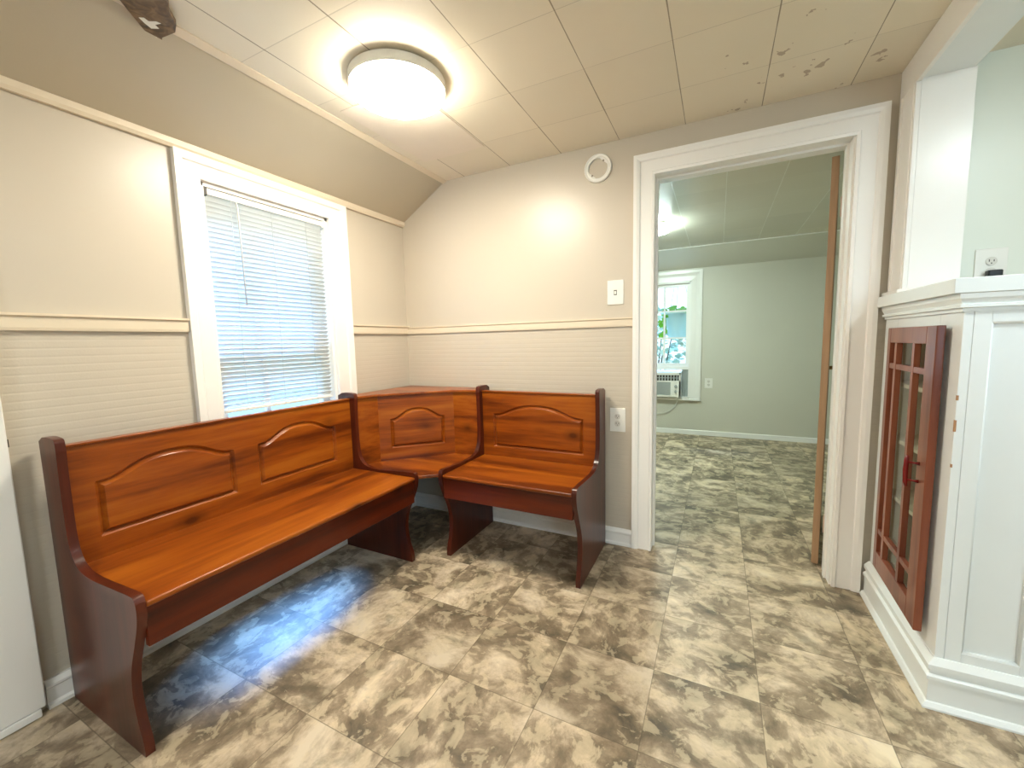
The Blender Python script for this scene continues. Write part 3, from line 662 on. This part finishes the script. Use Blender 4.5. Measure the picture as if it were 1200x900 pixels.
# ------------------------------------------------------------------ outside
struct('sun_block_slab', boxes((-.3, 3.7, 3.295, 4.05, 2.06, 2.16)), M_white)  # unseen slab added to keep the sun out of the far window
struct('ground', boxes((-14, -.16, -12, 12, -.7, -.6), (-.16, 14, 3.46, 12, -.7, -.6), (3.7, 14, .3, 3.46, -.7, -.6)), M_ground)
pl = thing('hanging_planter', (1.53, 3.46, 1.20), 'teal planter of green vine leaves outside the far window', 'planter')
obj('pot', lathe([(.10, 0), (.125, .02), (.155, .30), (.165, .31), (.160, .325), (.145, .325), (.14, .28), (.02, .28)], (1.53, 3.46, 1.19), 'z', 32), M_pot, pl, smooth=True)
bm = bmesh.new()
for k in range(3):
    a = 2.1*k+.4; tube(bm, [(1.53+.15*math.cos(a), 3.46+.15*math.sin(a), 1.50), (1.53, 3.46, 2.25)], .002, 5)
tube(bm, [(1.53, 3.46, 2.25), (1.53, 3.30, 2.25)], .006, 6)
obj('hanger', bm, M_slot, pl)
def leaf(bm, p, d, up, L):
    d = Vector(d).normalized(); s = d.cross(Vector(up)).normalized(); nrm = s.cross(d)
    out = []
    for t, w_ in ((0, .02), (.15, .34), (.4, .46), (.7, .30), (1, 0)):
        c = Vector(p)+d*L*t-nrm*L*.12*t*t
        out.append((c-s*L*w_, c+nrm*.0-nrm*L*.04, c+s*L*w_))
    V = [[bm.verts.new(q) for q in tr] for tr in out]
    for A, B in zip(V, V[1:]):
        for i in (0, 1):
            try: bm.faces.new([A[i], A[i+1], B[i+1], B[i]])
            except ValueError: pass
bm = bmesh.new()
for k in range(46):
    a = random.uniform(0, 6.28); r_ = random.uniform(.02, .17)
    p = (1.53+r_*math.cos(a), 3.46+r_*math.sin(a), 1.51+random.uniform(0, .10)*(1-r_*3))
    leaf(bm, p, (math.cos(a), math.sin(a)-.6, random.uniform(-.8, .3)), (0, -.6, 1), random.uniform(.06, .10))
for k in range(14):
    z_ = 1.50-.022*k; p = (1.355+.02*math.sin(k), 3.37, z_)
    leaf(bm, p, (random.uniform(-1, 1), -.5, random.uniform(-1, -.2)), (0, -1, .4), random.uniform(.05, .09))
obj('leaves', bm, M_leaf, pl, smooth=True, kind='stuff')
bm = bmesh.new(); tube(bm, [(1.42, 3.42, 1.53), (1.37, 3.38, 1.50), (1.355, 3.375, 1.35), (1.36, 3.375, 1.20)], .003, 6); obj('vine_stem', bm, M_leaf, pl)
for (sx, sy, sr, top, lab) in ((.9, 5.4, .8, 1.75, 'pale grey-green shrub outside the far window, behind the planter'), (2.9, 6.6, 1.0, 2.1, 'taller grey-green shrub outside the far window, right of the first')):
    t = thing('garden_shrub', (sx, sy, -.6), lab, 'shrub')
    bm = bmesh.new()
    for k in range(7):
        a = k*.9; tube(bm, [(sx, sy, -.6), (sx+.2*math.cos(a), sy+.2*math.sin(a), .3), (sx+.5*sr*math.cos(a), sy+.5*sr*math.sin(a), top*.8)], [.03, .02, .006], 6)
    obj('stem', bm, M_bark, t)
    bm = bmesh.new()
    for k in range(1500):
        a, b = random.uniform(0, 6.28), random.uniform(-1, 1); rr_ = sr*random.uniform(.55, 1)*math.sqrt(1-b*b)
        zc_ = (top-.5)/2+.05; leaf(bm, (sx+rr_*math.cos(a), sy+rr_*math.sin(a), zc_+b*(top-zc_)), (random.uniform(-1, 1), random.uniform(-1, 1), random.uniform(-.6, .8)), (0, 0, 1), random.uniform(.06, .13))
    obj('leaves', bm, M_leaf2, t, kind='stuff')
